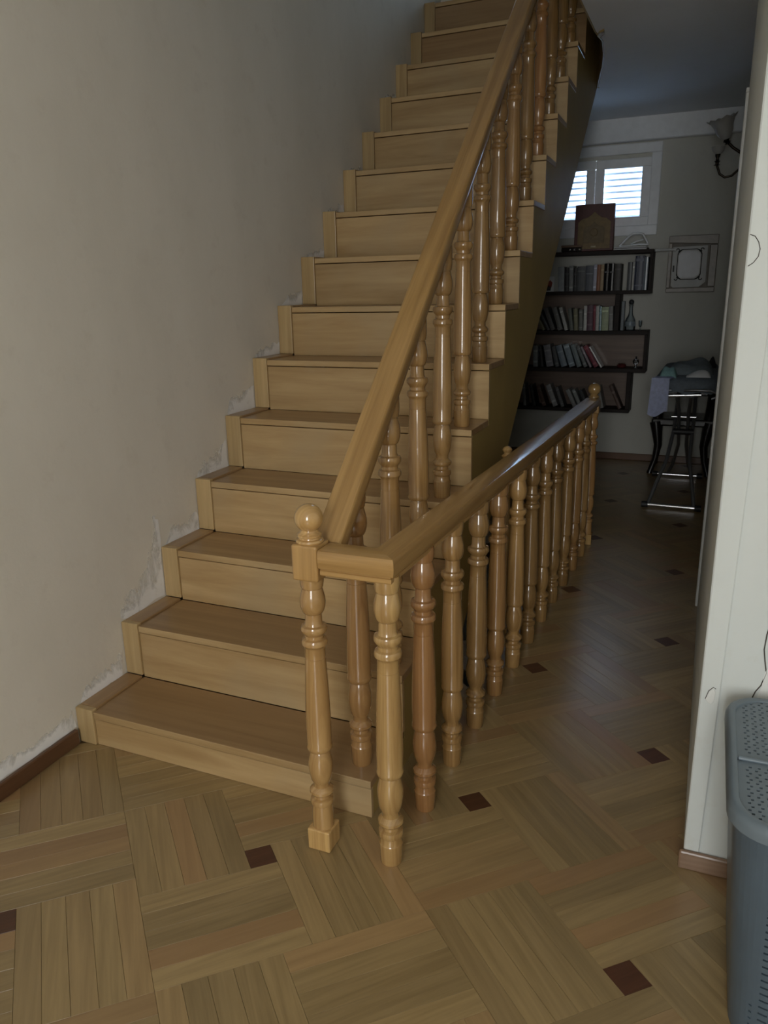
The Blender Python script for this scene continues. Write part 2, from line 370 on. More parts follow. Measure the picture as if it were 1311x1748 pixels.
# ------------------------------------------------------------------ floor: base and parquet
m = MB()
m.box(-0.05, 4.3, -4.3, 0.7, -0.21, -0.007); m.box(1.20, 2.3, 0.7, 2.8, -0.21, -0.007); m.box(-0.15, 2.3, 2.8, 5.5, -0.21, -0.007)
floor = structure(m.obj('floor', MT['floor_base'])); ORG['floor'] = Vector((0,0,0))
O = Vector((0.902, -0.269)); E1 = Vector((0.487, 0.443))/9; E2 = Vector((0.494, -0.475))/9
def lat(u, v): return O + E1*u + E2*v
def quad_piece(name, mat, c, u0, u1, v0, v1, along, gap=0.0035, top=0.0, th=0.007):
    m = MB(); P = [lat(u0+gap, v0+gap), lat(u1-gap, v0+gap), lat(u1-gap, v1-gap), lat(u0+gap, v1-gap)]
    ch = 0.006
    Q = [lat(u0+gap+ch, v0+gap+ch), lat(u1-gap-ch, v0+gap+ch), lat(u1-gap-ch, v1-gap-ch), lat(u0+gap+ch, v1-gap-ch)]
    V = [(p.x, p.y, top-th) for p in P]+[(p.x, p.y, top-0.0006) for p in P]+[(p.x, p.y, top) for p in Q]
    Fc = [(0,1,5,4),(1,2,6,5),(2,3,7,6),(3,0,4,7),(4,5,9,8),(5,6,10,9),(6,7,11,10),(7,4,8,11),(8,9,10,11)]
    return V, Fc
def piece_mesh(name, mat, du, dv, along):
    V, Fc = quad_piece(name, mat, None, -du/2, du/2, -dv/2, dv/2, along)
    off = Vector((O.x, O.y, 0))
    m = MB(); m.add([Vector(v)-off for v in V], Fc)
    me = m.mesh(name, mat)
    d1 = E1.normalized(); d2 = E2.normalized()
    for l in me.loops:
        p = m.v[l.vertex_index]
        a, b = p.x*d1.x+p.y*d1.y, p.x*d2.x+p.y*d2.y
        me.uv_layers[0].data[l.index].uv = (a, b) if along == 'u' else (b, a)
    return me
ME_U = piece_mesh('plank', MT['plank'], 5, 0.8, 'u'); ME_V = piece_mesh('plank', MT['plank'], 0.8, 5, 'v'); ME_T = piece_mesh('dark_tile', MT['dark_tile'], 1, 1, 'u')
def floor_ok(p):
    x, y = p
    if x < 0.015 or y < -4.15 or y > 5.34: return False
    if x < 1.10 and 0.06 < y < 0.7: return False
    if x < 1.195 and 0.7 <= y < 2.8: return False
    if y > 2.06: return x < 2.12
    if y > 0.10: return x < 1.99
    return x < 4.18
pieces = []
for i in range(-14, 15):
    for j in range(-14, 15):
        bu, bv = 9*i, 9*j
        pieces.append(('t', bu, bv))
        for k in range(5):
            w = 0.8*(k+0.5)
            pieces.append(('v', bu-4.5+w, bv-2.0))      # block A
            pieces.append(('u', bu-2.0, bv+0.5+w))      # block B
            pieces.append(('v', bu+0.5+w, bv+2.0))      # block C
            pieces.append(('u', bu+2.0, bv-4.5+w))      # block D
vis, rest = [], []
for kind, u, v in pieces:
    p = lat(u, v)
    ext = [(u-2.5, v), (u+2.5, v)] if kind == 'u' else [(u, v-2.5), (u, v+2.5)]
    if not (floor_ok(p) or any(floor_ok(lat(*e)) for e in ext)): continue
    d = (Vector((p.x, p.y, 0)) - CAM).length
    shown = in_frame((p.x, p.y, 0), 60) or any(in_frame((lat(*e).x, lat(*e).y, 0), 0) for e in ext)
    (vis if shown else rest).append((d, kind, u, v))
vis.sort()
tiles = [q for q in vis if q[1] == 't']; planks = [q for q in vis if q[1] != 't']
rest += planks[290:]; planks = planks[:290]
for d, kind, u, v in planks+tiles:
    p = lat(u, v); dz = random.uniform(-0.0006, 0.0)
    shared('dark_tile' if kind == 't' else 'plank', {'t': ME_T, 'u': ME_U, 'v': ME_V}[kind], (p.x, p.y, dz), floor)
m = MB(); tones = []; uvs = []
for d, kind, u, v in rest:
    if kind == 't': a = (u-.5, u+.5, v-.5, v+.5)
    elif kind == 'u': a = (u-2.5, u+2.5, v-.4, v+.4)
    else: a = (u-.4, u+.4, v-2.5, v+2.5)
    c = lat(u, v)
    V, Fc = quad_piece('', None, None, *a, kind)
    m.add(V, Fc, 1 if kind == 't' else 0); t = random.random()
    tones += [t]*len(V); uvs += [kind]*len(V)
o = m.obj('far_planks', [MT['plank_mass'], MT['dark_tile']], floor); o['kind'] = 'stuff'
at = o.data.attributes.new('tone', 'FLOAT', 'POINT'); at.data.foreach_set('value', tones)
d1 = E1.normalized(); d2 = E2.normalized()
for l in o.data.loops:
    p = m.v[l.vertex_index]; a, b = p.x*d1.x+p.y*d1.y, p.x*d2.x+p.y*d2.y
    o.data.uv_layers[0].data[l.index].uv = (a, b) if uvs[l.vertex_index] != 'v' else (b, a)

# ------------------------------------------------------------------ baseboards, wall wear
m = MB(); m.prism([(0.057, -4.2), (0.075, -4.2), (0.018, -0.018), (0.0, -0.018)], 'z', 0, 0.058)
structure(m.obj('baseboard_left', MT['base_brown'], grain='y', bevel=0.004))
m = MB(); m.box(1.972, 4.2, 0.100, 0.115, 0, 0.056)
structure(m.obj('baseboard_right', MT['base_tan'], bevel=0.006, segs=2))
m = MB(); m.box(-0.06, 2.12, 5.312, 5.33, 0, 0.06)
structure(m.obj('baseboard_far', MT['base_brown'], bevel=0.004))
# corner bead and casing on the white wall
m = MB(); m.add([(1.983, 0.108, 0.056), (2.022, 0.108, 0.056), (2.048, 0.108, 1.75), (2.050, 0.108, CZ), (1.983, 0.108, CZ),
                 (1.983, 0.118, 0.056), (2.022, 0.118, 0.056), (2.048, 0.118, 1.75), (2.050, 0.118, CZ), (1.983, 0.118, CZ)],
                [(0,1,2,3,4),(9,8,7,6,5),(0,5,6,1),(1,6,7,2),(2,7,8,3),(3,8,9,4),(4,9,5,0)])
m.obj('corner_bead', MT['white_wall'], wall_right, bevel=0.003)
m = MB(); m.box(1.9745, 1.987, 1.99, 2.075, 0, 2.262); m.box(1.973, 1.987, 1.985, 2.08, 2.25, 2.268)
structure(m.obj('trim_2', MT['casing'], bevel=0.003))
def crack(path, r, name='crack'):
    m = MB(); m.tube(path, r, 5); m.obj(name, MT['crack'], wall_right)
crack([(x, 0.1148, z) for x, z in [(2.117, 0.78), (2.121, 0.74), (2.115, 0.70), (2.113, 0.66), (2.118, 0.63), (2.124, 0.60), (2.116, 0.565), (2.106, 0.547), (2.100, 0.527)]], 0.0016)
crack([(x, 0.1078, z) for x, z in [(1.986, 1.602), (1.996, 1.598), (2.004, 1.586), (2.008, 1.572), (2.006, 1.557), (1.998, 1.545), (1.988, 1.538)]], 0.0009)
m = MB(); m.prism([(1.996, 0.509), (2.003, 0.53), (2.013, 0.542), (2.018, 0.53), (2.017, 0.508), (2.011, 0.496), (2.002, 0.500)], 'y', 0.1066, 0.110)
m.obj('plaster_chip', MT['chip'], wall_right, bevel=0.001)
crack([(1.996, 0.1075, 0.509), (2.002, 0.1075, 0.532), (2.012, 0.1075, 0.544), (2.018, 0.1075, 0.540)], 0.0009)
m = MB(); m.prism([(2.12, 0.60), (2.15, 0.66), (2.20, 0.68), (2.23, 0.60), (2.17, 0.52), (2.11, 0.528), (2.118, 0.565)], 'y', 0.1135, 0.1155)
m.obj('plaster_chip', MT['chip'], wall_right)
def patch(outline, jag=0.010, sub=4, rooted=3):
    # bare plaster smear on the wall: solid along the stairs (the first points), fading out at its far rim
    P = []; F = []; n = len(outline)
    cz_ = min(p[1] for p in outline)
    for i in range(n):
        a, b = Vector(outline[i]), Vector(outline[(i+1) % n])
        fa, fb = float(i < rooted), float((i+1) % n < rooted)
        for k in range(sub):
            q = a.lerp(b, k/sub); f = fa+(fb-fa)*k/sub
            P.append((q.x+random.uniform(-jag, jag)-.012*(1-f), q.y+random.uniform(-jag, jag)+.028*(1-f))); F.append(f)
    m = MB(); m.add([(-SK*y+0.0004, y, z) for y, z in P], [tuple(range(len(P)))])
    o = m.obj('plaster_patch', MT['patch'], wall_left)
    at = o.data.attributes.new('fade', 'FLOAT', 'POINT'); at.data.foreach_set('value', F)
YS = [0.0, 0.2696, 0.5383, 0.7985, 1.0549, 1.3128, 1.5728, 1.8389, 2.1114, 2.3886, 2.6685, 2.9511, 3.2332, 3.5141, 3.7949]
ZS = [0.1267, 0.3339, 0.541, 0.7591, 0.9843, 1.2116, 1.4394, 1.6705, 1.9075, 2.1441, 2.3807, 2.6155, 2.8561, 3.1047, 3.3555]
patch([(-0.42, 0.058), (-0.20, 0.055), (-0.05, 0.055), (-0.012, 0.06), (-0.008, 0.125), (-0.06, 0.085), (-0.20, 0.075), (-0.33, 0.098)], 0.006, rooted=4)
patch([(0.02, 0.13), (0.12, 0.132), (0.245, 0.132), (0.26, 0.22), (0.225, 0.19), (0.16, 0.165), (0.08, 0.165)], 0.007)
patch([(0.28, 0.34), (0.40, 0.345), (0.53, 0.345), (0.533, 0.66), (0.515, 0.655), (0.495, 0.57), (0.45, 0.47), (0.37, 0.42), (0.29, 0.39)], 0.009, rooted=4)
for k, (h, f) in {3: (0.05, .35), 4: (0.075, .3), 5: (0.065, .25), 6: (0.035, .3), 7: (0.045, .55), 8: (0.03, .5), 9: (0.035, .6), 10: (0.03, .6), 12: (0.05, .6)}.items():
    y0, y1, z = YS[k-1], YS[k], ZS[k-1]
    patch([(y0+(y1-y0)*f*0.2, z+0.004), (y1-0.005, z+0.004), (y1-0.006, z+h*1.7), (y0+(y1-y0)*0.7, z+h), (y0+(y1-y0)*f, z+h*0.8)], 0.006)

# ------------------------------------------------------------------ staircase
TW = 1.1266; TR = 0.0753
stair = thing('staircase', (0.55, 0, 0), 'straight honey-coloured wooden staircase climbing along the beige left wall', 'staircase')
for k in range(15):
    y, z = YS[k], ZS[k]; z0 = ZS[k-1] if k else 0.0
    y1 = YS[k+1] if k < 14 else 4.16
    m = MB(skew); m.box(TR+0.001, TW, y+0.0045, y+0.022, z0, z-0.0295)
    m.obj('riser', MT['riser' if k < 13 else 'tread'], stair, 'x', bevel=0.0015)
    m = MB(skew); m.box(TR+0.001, TW+0.001, y+random.uniform(0, 0.001), y1+0.003, z-0.026, z)
    m.mi[2] = 1; m.obj('tread', [MT['tread'], MT['riser']], stair, 'x', bevel=0.003, segs=2)
    m = MB(skew); m.box(0.001, TR, y-0.004+random.uniform(-.002, .001), y+0.020, z0+(0.0075 if k else 0), z+0.0075)
    m.obj('skirting_upright', MT['strip'], stair, 'z', bevel=0.003, segs=2)
    m = MB(skew); m.box(0.001, TR, y+0.0205, y1-0.005, z-0.01, z+0.0075)
    m.obj('skirting_flat', MT['tread'], stair, 'y', bevel=0.003, segs=2)
# outer stringer panel (saw-tooth above, straight soffit below)
P = [(0.024, 0.0), (0.024, ZS[0]-0.027)]
for k in range(14):
    P += [(YS[k+1]+0.024, ZS[k]-0.027), (YS[k+1]+0.024, ZS[k+1]-0.027)]
P += [(4.15, ZS[14]-0.027), (4.15, 2.815), (1.681, 0.780), (0.736, 0.0)]
m = MB(skew); m.prism([(y, z) for y, z in P], 'x', TW-0.03, TW-0.002)
m.obj('stringer_panel', MT['panel'], stair, 'y')
m = MB(skew); m.add([(0.02, 0.736, 0), (TW-0.03, 0.736, 0), (TW-0.03, 4.14, 2.807), (0.02, 4.14, 2.807), (0.02, 0.706, 0.03), (TW-0.03, 0.706, 0.03), (TW-0.03, 4.11, 2.837), (0.02, 4.11, 2.837)],
    [(3,2,1,0),(4,5,6,7),(0,1,5,4),(1,2,6,5),(2,3,7,6),(3,0,4,7)])
m.obj('soffit_board', MT['panel'], stair, 'y')

# ------------------------------------------------------------------ balusters and railings
PROF = [(0,.029),(.004,.031),(.060,.0325),(.064,.030),(.080,.029),(.084,.033),(.092,.0345),(.100,.033),(.104,.0245),(.113,.0235),(.117,.031),(.124,.035),(.131,.0345),(.137,.029),
        (.142,.0235),(.155,.0235),(.165,.029),(.185,.033),(.205,.035),(.225,.0345),(.243,.031),(.256,.028),(.262,.0255),(.265,.033),(.272,.0365),(.279,.0365),(.285,.0345),
        (.330,.0358),(.380,.0352),(.450,.0335),(.520,.0305),(.560,.0287),(.5605,.0278),(.5635,.0278),(.564,.0287),(.592,.0283),(.597,.031),(.603,.0355),(.612,.036),(.618,.033),(.621,.0262),
        (.630,.0262),(.637,.031),(.643,.0355),(.651,.0365),(.658,.034),(.661,.0262),(.668,.0235),(.694,.0225),(.697,.0265),(.703,.030),(.715,.0335),(.728,.035),(.742,.0340),(.757,.0305),(.770,.0275),(.7705,.0265),(.7735,.0265),(.774,.030),(.790,.0325),(.800,.0330)]
def baluster_mesh(h, scale, mat, n=24):
    m = MB(); m.lathe((0,0,0), [(z*scale, r) for z, r in PROF]+[(h, .032)], n)
    return m.mesh('baluster', mat, grain='z', smooth=32)
_h = [(.027,-.068),(.029,-.065),(.029,-.055),(.0262,-.0535),(.0262,-.0490),(.0360,-.0465),(.0385,-.043),(.0398,-.030),(.0395,-.010),(.0385,-.0045),(.0360,-.0012),(.0320,0)]
RAIL_SEC = _h + [(-a, b) for a, b in _h[::-1]]
RZ = 0.892
gal = thing('gallery_railing', (1.25, -0.15, 0), 'level wooden railing with turned balusters running back along the parquet corridor', 'railing')
gx = lambda y: 1.246 + 0.030*max(0, y+0.15) + 0.004*math.sin(y)
GP = [(1.082, -0.155, RZ), (1.246, -0.155, RZ)] + [(gx(y), y, RZ) for y in (0.5, 1.2, 2.0, 2.76)]
m = MB(); m.sweep(RAIL_SEC, GP, 0, 1); m.obj('crosspiece', MT['rail'], gal, 'x', smooth=30)
m = MB(); m.sweep(RAIL_SEC, GP, 1); m.obj('handrail', MT['rail'], gal, 'y', smooth=30)
bm_g = baluster_mesh(0.835, 1.027, MT['turned_shaded']); bm_f = baluster_mesh(0.835, 1.027, MT['turned'])  # front baluster in plain turned wood, those behind in the copy with painted shade
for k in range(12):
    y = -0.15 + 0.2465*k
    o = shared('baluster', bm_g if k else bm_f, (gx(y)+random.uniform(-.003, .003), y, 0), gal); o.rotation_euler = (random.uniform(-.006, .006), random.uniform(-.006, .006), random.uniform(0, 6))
def newel(parent, x, y, zb, hb, ball, base_w=0.034, blk=0.036):
    base = thing_part('newel_post', (x, y, 0), parent)
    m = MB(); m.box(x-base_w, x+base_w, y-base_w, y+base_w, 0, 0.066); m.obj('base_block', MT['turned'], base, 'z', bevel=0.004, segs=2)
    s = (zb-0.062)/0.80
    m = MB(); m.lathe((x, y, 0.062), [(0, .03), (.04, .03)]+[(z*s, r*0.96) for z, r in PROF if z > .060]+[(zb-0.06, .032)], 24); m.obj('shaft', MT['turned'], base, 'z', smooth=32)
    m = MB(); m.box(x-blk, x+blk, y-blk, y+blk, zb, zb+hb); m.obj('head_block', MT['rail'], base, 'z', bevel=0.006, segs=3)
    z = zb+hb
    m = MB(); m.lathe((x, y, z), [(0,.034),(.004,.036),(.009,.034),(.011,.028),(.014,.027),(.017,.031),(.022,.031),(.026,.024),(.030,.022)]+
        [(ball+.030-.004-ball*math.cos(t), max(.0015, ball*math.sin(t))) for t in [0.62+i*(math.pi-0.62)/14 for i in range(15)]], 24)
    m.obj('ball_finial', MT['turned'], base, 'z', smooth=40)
    return base
def thing_part(name, loc, parent):
    o = bpy.data.objects.new(name, None); COL.objects.link(o); o.parent = parent; o.location = Vector(loc)-ORG[parent.name]; o.empty_display_size = 0.05
    ORG[o.name] = Vector(loc); return o
newel(gal, gx(2.78), 2.80, 0.80, 0.075, 0.036)
srl = thing('stair_railing', (1.045, -0.158, 0), 'sloping wooden stair railing with turned balusters and a ball-topped newel post at its foot', 'railing')
newel(srl, 1.044, -0.158, 0.806, 0.095, 0.0365)
rail_z = lambda y: 0.985 + 0.853*y
rx = lambda y: 1.064 - SK*y
m = MB(); m.sweep(RAIL_SEC, [(rx(y), y, rail_z(y)) for y in (-0.112, 0.8, 1.8, 2.8, 3.75)])
m.obj('handrail', MT['rail'], srl, (0, .761, .649), smooth=30)
bm_s = baluster_mesh(0.89, 1.045, MT['turned_shaded'])
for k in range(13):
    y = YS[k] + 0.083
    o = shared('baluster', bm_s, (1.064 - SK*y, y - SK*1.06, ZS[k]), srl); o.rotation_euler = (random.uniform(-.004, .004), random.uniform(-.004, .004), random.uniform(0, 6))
    h = rail_z(y) - 0.062 - ZS[k]
# small post standing just behind the gallery rail
x, y = 1.185, 1.33
pst = thing('turned_post', (x, y, 0), 'slim turned post behind the gallery rail, only its knobbed top showing', 'post')
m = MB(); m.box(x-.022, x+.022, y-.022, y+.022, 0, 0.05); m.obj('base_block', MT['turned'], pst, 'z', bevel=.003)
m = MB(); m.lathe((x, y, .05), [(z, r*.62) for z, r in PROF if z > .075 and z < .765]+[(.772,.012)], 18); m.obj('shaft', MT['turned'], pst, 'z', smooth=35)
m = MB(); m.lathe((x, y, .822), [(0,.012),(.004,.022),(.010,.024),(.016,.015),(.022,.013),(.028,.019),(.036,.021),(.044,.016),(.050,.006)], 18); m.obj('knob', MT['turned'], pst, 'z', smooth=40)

# ------------------------------------------------------------------ far window, frame and shutters
def frame4(m, x0, x1, y0, y1, z0, z1, w):
    m.box(x0, x1, y0, y1, z1-w, z1); m.box(x0, x1, y0, y1, z0, z0+w); m.box(x0, x0+w, y0, y1, z0+w, z1-w); m.box(x1-w, x1, y0, y1, z0+w, z1-w)
win = structure(bpy.data.objects.new('window_1', None)); COL.objects.link(win); ORG['window_1'] = Vector((0,0,0))
m = MB(); frame4(m, 0.395, 1.44, 5.305, 5.335, 1.915, 2.625, 0.078); m.obj('outer_frame', MT['white_paint'], win, bevel=0.004)
for x0, x1 in ((0.475, 0.919), (0.921, 1.365)):
    s = thing_part('sash', (x0, 5.33, 1.99), win)
    m = MB(); frame4(m, x0, x1, 5.318, 5.36, 1.993, 2.517, 0.069); m.obj('sash_frame', MT['white_paint'], s, bevel=0.004)
    m = MB(); frame4(m, x0+.062, x1-.062, 5.312, 5.325, 2.055, 2.455, 0.010); m.obj('glazing_bead', MT['white_paint'], s, bevel=0.002)
    m = MB(); m.box(x0+.06, x1-.06, 5.337, 5.341, 2.055, 2.455); m.obj('pane', MT['glass'], s)
for x0, x1 in ((0.50, 0.90), (0.94, 1.34)):
    sh = thing_part('shutter', (x0, 5.42, 2.0), win)
    m = MB(); frame4(m, x0, x1, 5.41, 5.44, 2.0, 2.51, 0.03); m.obj('shutter_frame', MT['white_paint'], sh)
    for k in range(10):
        z = 2.025 + 0.0485*k
        m = MB(); m.add([(x0+.028, 5.405, z), (x1-.028, 5.405, z), (x1-.028, 5.445, z+.043), (x0+.028, 5.445, z+.043), (x0+.028, 5.405, z+.006), (x1-.028, 5.405, z+.006), (x1-.028, 5.445, z+.049), (x0+.028, 5.445, z+.049)],
            [(3,2,1,0),(4,5,6,7),(0,1,5,4),(1,2,6,5),(2,3,7,6),(3,0,4,7)])
        m.box(x0+.028, x1-.028, 5.4035, 5.4055, z-.004, z+.012, 1); m.obj('slat', [MT['slat'], MT['white_paint']], sh)
win2 = structure(bpy.data.objects.new('window_2', None)); COL.objects.link(win2); ORG['window_2'] = Vector((0,0,0))
m = MB(); frame4(m, UW0, UW1, 4.15, 4.21, UZ0, UZ1, 0.04); m.box(0.49, 0.53, 4.155, 4.205, UZ0+.04, UZ1-.04); m.obj('outer_frame', MT['white_paint'], win2)
m = MB(); m.box(UW0+.035, UW1-.035, 4.175, 4.18, UZ0+.035, UZ1-.035); m.obj('pane', MT['glass'], win2)
win3 = structure(bpy.data.objects.new('window_3', None)); COL.objects.link(win3); ORG['window_3'] = Vector((0,0,0))
m = MB(); frame4(m, BX0, BX1, -4.27, -4.21, BZ0, BZ1, 0.05); m.box(2.135, 2.165, -4.265, -4.215, BZ0+.05, BZ1-.05); m.obj('outer_frame', MT['white_paint'], win3)

# ------------------------------------------------------------------ bookcase of interlocking shelf units on the far wall
YB, YF = 5.328, 5.10
bc = thing('bookcase', (0.9, 5.22, 0.45), 'black staggered wall bookcase under the shuttered window', 'bookcase')
def board(name, x0, x1, z0, z1, y0=YF, y1=YB, mat='black_wood'):
    m = MB(); m.box(x0, x1, y0, y1, z0, z1); return m.obj(name, MT[mat], bc, bevel=0.002)
board('shelf_board', 0.28, 1.443, 1.765, 1.795); board('shelf_board', 0.28, 1.443, 1.445, 1.475)
board('side_panel', 1.418, 1.443, 1.475, 1.765); board('side_panel', 1.165, 1.205, 1.148, 1.445)
board('shelf_board', 0.20, 1.446, 1.115, 1.148); board('side_panel', 1.421, 1.446, 0.835, 1.115); board('shelf_board', 0.20, 1.446, 0.800, 0.835)
board('side_panel', 1.300, 1.334, 0.485, 0.800); board('shelf_board', 0.20, 1.334, 0.455, 0.485)
board('back_panel', 0.20, 1.421, 0.835, 1.115, 5.316, YB, 'back_wood'); board('back_panel', 0.20, 1.300, 0.485, 0.800, 5.316, YB, 'back_wood')
board('back_panel', 0.28, 1.165, 1.148, 1.445, 5.316, YB, 'back_wood')

def book(x, z, t, h, lean, colr, label, group, depth=0.155, y=YF+0.012, rough=0.5, pale_top=False):
    """upright or leaning book: cover boards, spine and pages; x is its lower left corner"""
    m = MB()
    c = 0.0025
    m.box(0, t, 0, depth, 0, h, 0)
    m2 = MB()
    m2.box(0, c, 0.003, depth, 0, h); m2.box(t-c, t, 0.003, depth, 0, h)
    m2.prism([(0, 0.004), (t*0.2, 0.0008), (t*0.5, 0), (t*0.8, 0.0008), (t, 0.004), (t, 0.007), (0, 0.007)], 'z', 0, h)
    m2.box(c, t-c, 0.007, depth-0.004, 0.004, h-0.004, 1)
    for zz in random.choice([(), (), (.78,), (.12, .84), (.66,), (.2, .7)]): m2.box(t*0.08, t*0.92, -0.0006, 0.002, h*zz, h*(zz+random.uniform(.02, .09)), 2)
    o = m2.obj('book', [bookmat(colr, rough), MT['pages'], bookmat(tuple(min(1, q*1.6+.02) for q in colr), .4)], None, 'z', origin=(0,0,0))
    o.rotation_euler = (0, math.radians(-lean), 0); o.location = (x, y, z)
    tag(o, label, 'book', group)
    return o
ords = ['leftmost', 'second from the left', 'third from the left', 'fourth from the left', 'fifth from the left', 'sixth from the left', 'seventh from the left', 'eighth from the left', 'ninth from the left', 'tenth from the left', 'eleventh from the left', 'twelfth from the left', 'thirteenth from the left', 'fourteenth from the left', 'fifteenth from the left', 'sixteenth from the left']
GREY=(.28,.30,.31); DGREY=(.07,.075,.08); BLACK=(.012,.012,.013); NAVY=(.03,.04,.075); LIL=(.45,.46,.55); TAN=(.36,.26,.15); RUST=(.27,.11,.05); WHT=(.55,.55,.53); RED=(.22,.03,.05); PLUM=(.10,.05,.07); GRN=(.40,.46,.30); TEAL=(.10,.22,.26); OLV=(.20,.19,.11); BRN=(.09,.05,.035); BLUG=(.16,.20,.24)
def row(name, z, specs, where):
    specs = [list(q) for q in specs]
    for a, b in zip(specs, specs[1:]):
        ta, tb = math.tan(math.radians(a[3])), math.tan(math.radians(b[3])); ca = math.cos(math.radians(a[3])); g = b[0]-a[0]-.0015
        h = min(a[2], b[2])
        if tb > ta and (g-h*(tb-ta))*ca < .014: tb = ta+max(0, (g-.014/ca)/h); b[3] = math.degrees(math.atan(tb))
        a[1] = min(a[1], (g-h*max(0, tb-ta))*ca)
    for i, (x, t, h, lean, c, cn, rough) in enumerate(specs):
        st = 'leaning' if abs(lean) > 3 else 'upright'
        book(x, z, t, h, lean, c, f'{cn} book {st} on the {where} shelf, {ords[i]} there', f'books on the {where} shelf', depth=0.14+0.03*((i*7) % 3)/2, rough=rough)
row('a', 1.4755, [(.684,.052,.200,2,GREY,'pale grey',.5),(.738,.036,.195,1,BLACK,'black',.5),(.776,.034,.208,1,(.2,.21,.21),'grey',.5),(.812,.026,.19,0,BLACK,'slim black',.5),(.840,.068,.200,0,DGREY,'thick charcoal',.5),
    (.909,.066,.205,0,(.09,.10,.12),'slate',.5),(.976,.026,.212,0,LIL,'lilac-white',.5),(1.003,.028,.210,0,RUST,'rust',.5),(1.032,.028,.210,0,TAN,'tan',.5),(1.061,.043,.218,0,BLACK,'glossy black',.12),(1.105,.038,.217,0,BLACK,'glossy black',.12),(1.145,.052,.213,0,(.05,.045,.04),'dark brown',.5),
    (1.248,.040,.222,0,DGREY,'charcoal binder-like',.4),(1.289,.014,.225,0,WHT,'thin white',.3),(1.304,.072,.27,0,NAVY,'tall navy',.4),(1.378,.030,.26,0,BLUG,'tall blue-grey',.25)], 'top')
row('b', 1.1485, [(.565,.026,.185,30,OLV,'olive',.5),(.607,.024,.19,28,DGREY,'charcoal',.5),(.640,.036,.20,22,(.10,.10,.10),'dark grey',.5),(.700,.040,.20,18,(.14,.14,.13),'smoke grey',.5),(.757,.027,.20,17,(.4,.4,.38),'pale',.5),(.800,.030,.185,8,(.12,.13,.11),'green-grey',.5),(.836,.034,.183,4,OLV,'dull olive',.5),(.876,.032,.175,2,(.15,.15,.14),'grey-brown',.5),
    (.914,.026,.205,1,WHT,'white',.5),(.942,.050,.212,1,PLUM,'plum',.5),(.993,.020,.210,1,RED,'dark red',.5),(1.015,.027,.206,1,WHT,'ivory',.5),(1.044,.018,.200,1,TEAL,'teal',.25),(1.064,.058,.195,1,GRN,'pale green',.5),(1.124,.034,.200,2,(.25,.25,.24),'stone grey',.5)], 'second')
row('c', 0.8355, [(.492,.045,.185,1,(.2,.22,.22),'grey',.5),(.556,.030,.18,8,BLACK,'black',.5),(.612,.060,.19,11,(.2,.2,.22),'mauve-grey',.5),(.690,.034,.18,14,DGREY,'charcoal',.5),(.742,.052,.19,18,BLUG,'blue-grey',.3),(.812,.050,.20,19,(.24,.29,.33),'light blue-grey',.18),(.878,.044,.20,20,(.2,.24,.25),'shiny grey-blue',.18),(.938,.034,.195,24,(.14,.15,.15),'smoke grey',.5),
    (.985,.026,.195,27,(.35,.30,.34),'pale mauve',.5),(1.025,.040,.205,31,RED,'dark red',.5),(1.076,.014,.205,32,(.6,.6,.6),'thin white',.2)], 'third')
row('d', 0.4855, [(.415,.026,.20,5,(.16,.17,.17),'grey',.5),(.50,.03,.19,12,BLACK,'black',.5),(.590,.034,.19,20,BRN,'brown',.5),(.685,.042,.20,22,(.3,.3,.3),'pale grey',.5),(.755,.028,.18,20,(.12,.12,.12),'dark grey',.5),(.860,.034,.165,26,(.34,.35,.35),'light grey',.5),(.910,.030,.165,25,(.34,.36,.36),'whitish',.5),(.965,.030,.16,24,DGREY,'charcoal',.5),
    (1.09,.032,.19,14,(.3,.3,.28),'cream',.5),(1.245,.030,.215,25,BRN,'dark brown',.5)], 'bottom')

# small framed card at the left end of the top shelf row
t = thing('framed_card', (.61, 5.13, 1.4755), 'small white card with a red mark at the left end of the top book row', 'card')
m = MB(); m.box(.575, .648, 5.125, 5.135, 1.4755, 1.60); m.obj('card', MT['paper'], t)
m = MB(); m.prism([(.590, 1.52), (.625, 1.51), (.632, 1.55), (.612, 1.572), (.596, 1.556)], 'y', 5.1235, 5.1252); m.obj('red_mark', bookmat((.30, .05, .03)), t)
m = MB(); m.prism([(.580, 1.485), (.618, 1.485), (.622, 1.515), (.600, 1.530), (.582, 1.515)], 'y', 5.1235, 5.1252); m.obj('dark_mark', bookmat((.03, .02, .02)), t)
# big ornamental book standing on the bookcase
def ogee(cx, w, zb, zs, zt, n=10):
    L = [(cx-w, zb), (cx-w, zs)]
    for i in range(1, n+1):
        q = i/n; L.append((cx-w*(1-q) + 0.018*math.sin(q*math.pi)*(-1 if q < .5 else 0.6), zs+(zt-zs)*(q**1.15)))
    R_ = [(2*cx-x, z) for x, z in L[::-1][1:]]
    return (L+R_)[::-1]
t = thing('display_book', (.955, 5.18, 1.796), 'large dark red book with gold arched cover standing in front of the window', 'book')
m = MB(); m.box(.795, 1.115, 5.150, 5.205, 1.797, 2.165); m.obj('cover', bookmat((.085, .018, .014), .45), t, bevel=0.004)
m = MB(); m.prism(ogee(.955, .132, 1.815, 2.025, 2.105), 'y', 5.1465, 5.151); m.obj('gold_arch', bookmat((.20, .13, .045), .5), t, bevel=0.001)
m = MB(); m.prism(ogee(.955, .085, 1.86, 1.97, 2.03), 'y', 5.1445, 5.1475); m.obj('inner_arch', bookmat((.155, .105, .04), .5), t, bevel=0.001)
m = MB(); m.lathe((.955, 5.1445, 1.945), [(-.002, .030), (0, .032), (.002, .028)], 16, axis=(0,-1,0)); m.obj('medallion', bookmat((.16, .10, .03), .45), t)
m = MB(); m.box(.936, .974, 5.1435, 5.1475, 1.826, 1.838); m.obj('gilt_label', bookmat((.40, .34, .2), .35), t)
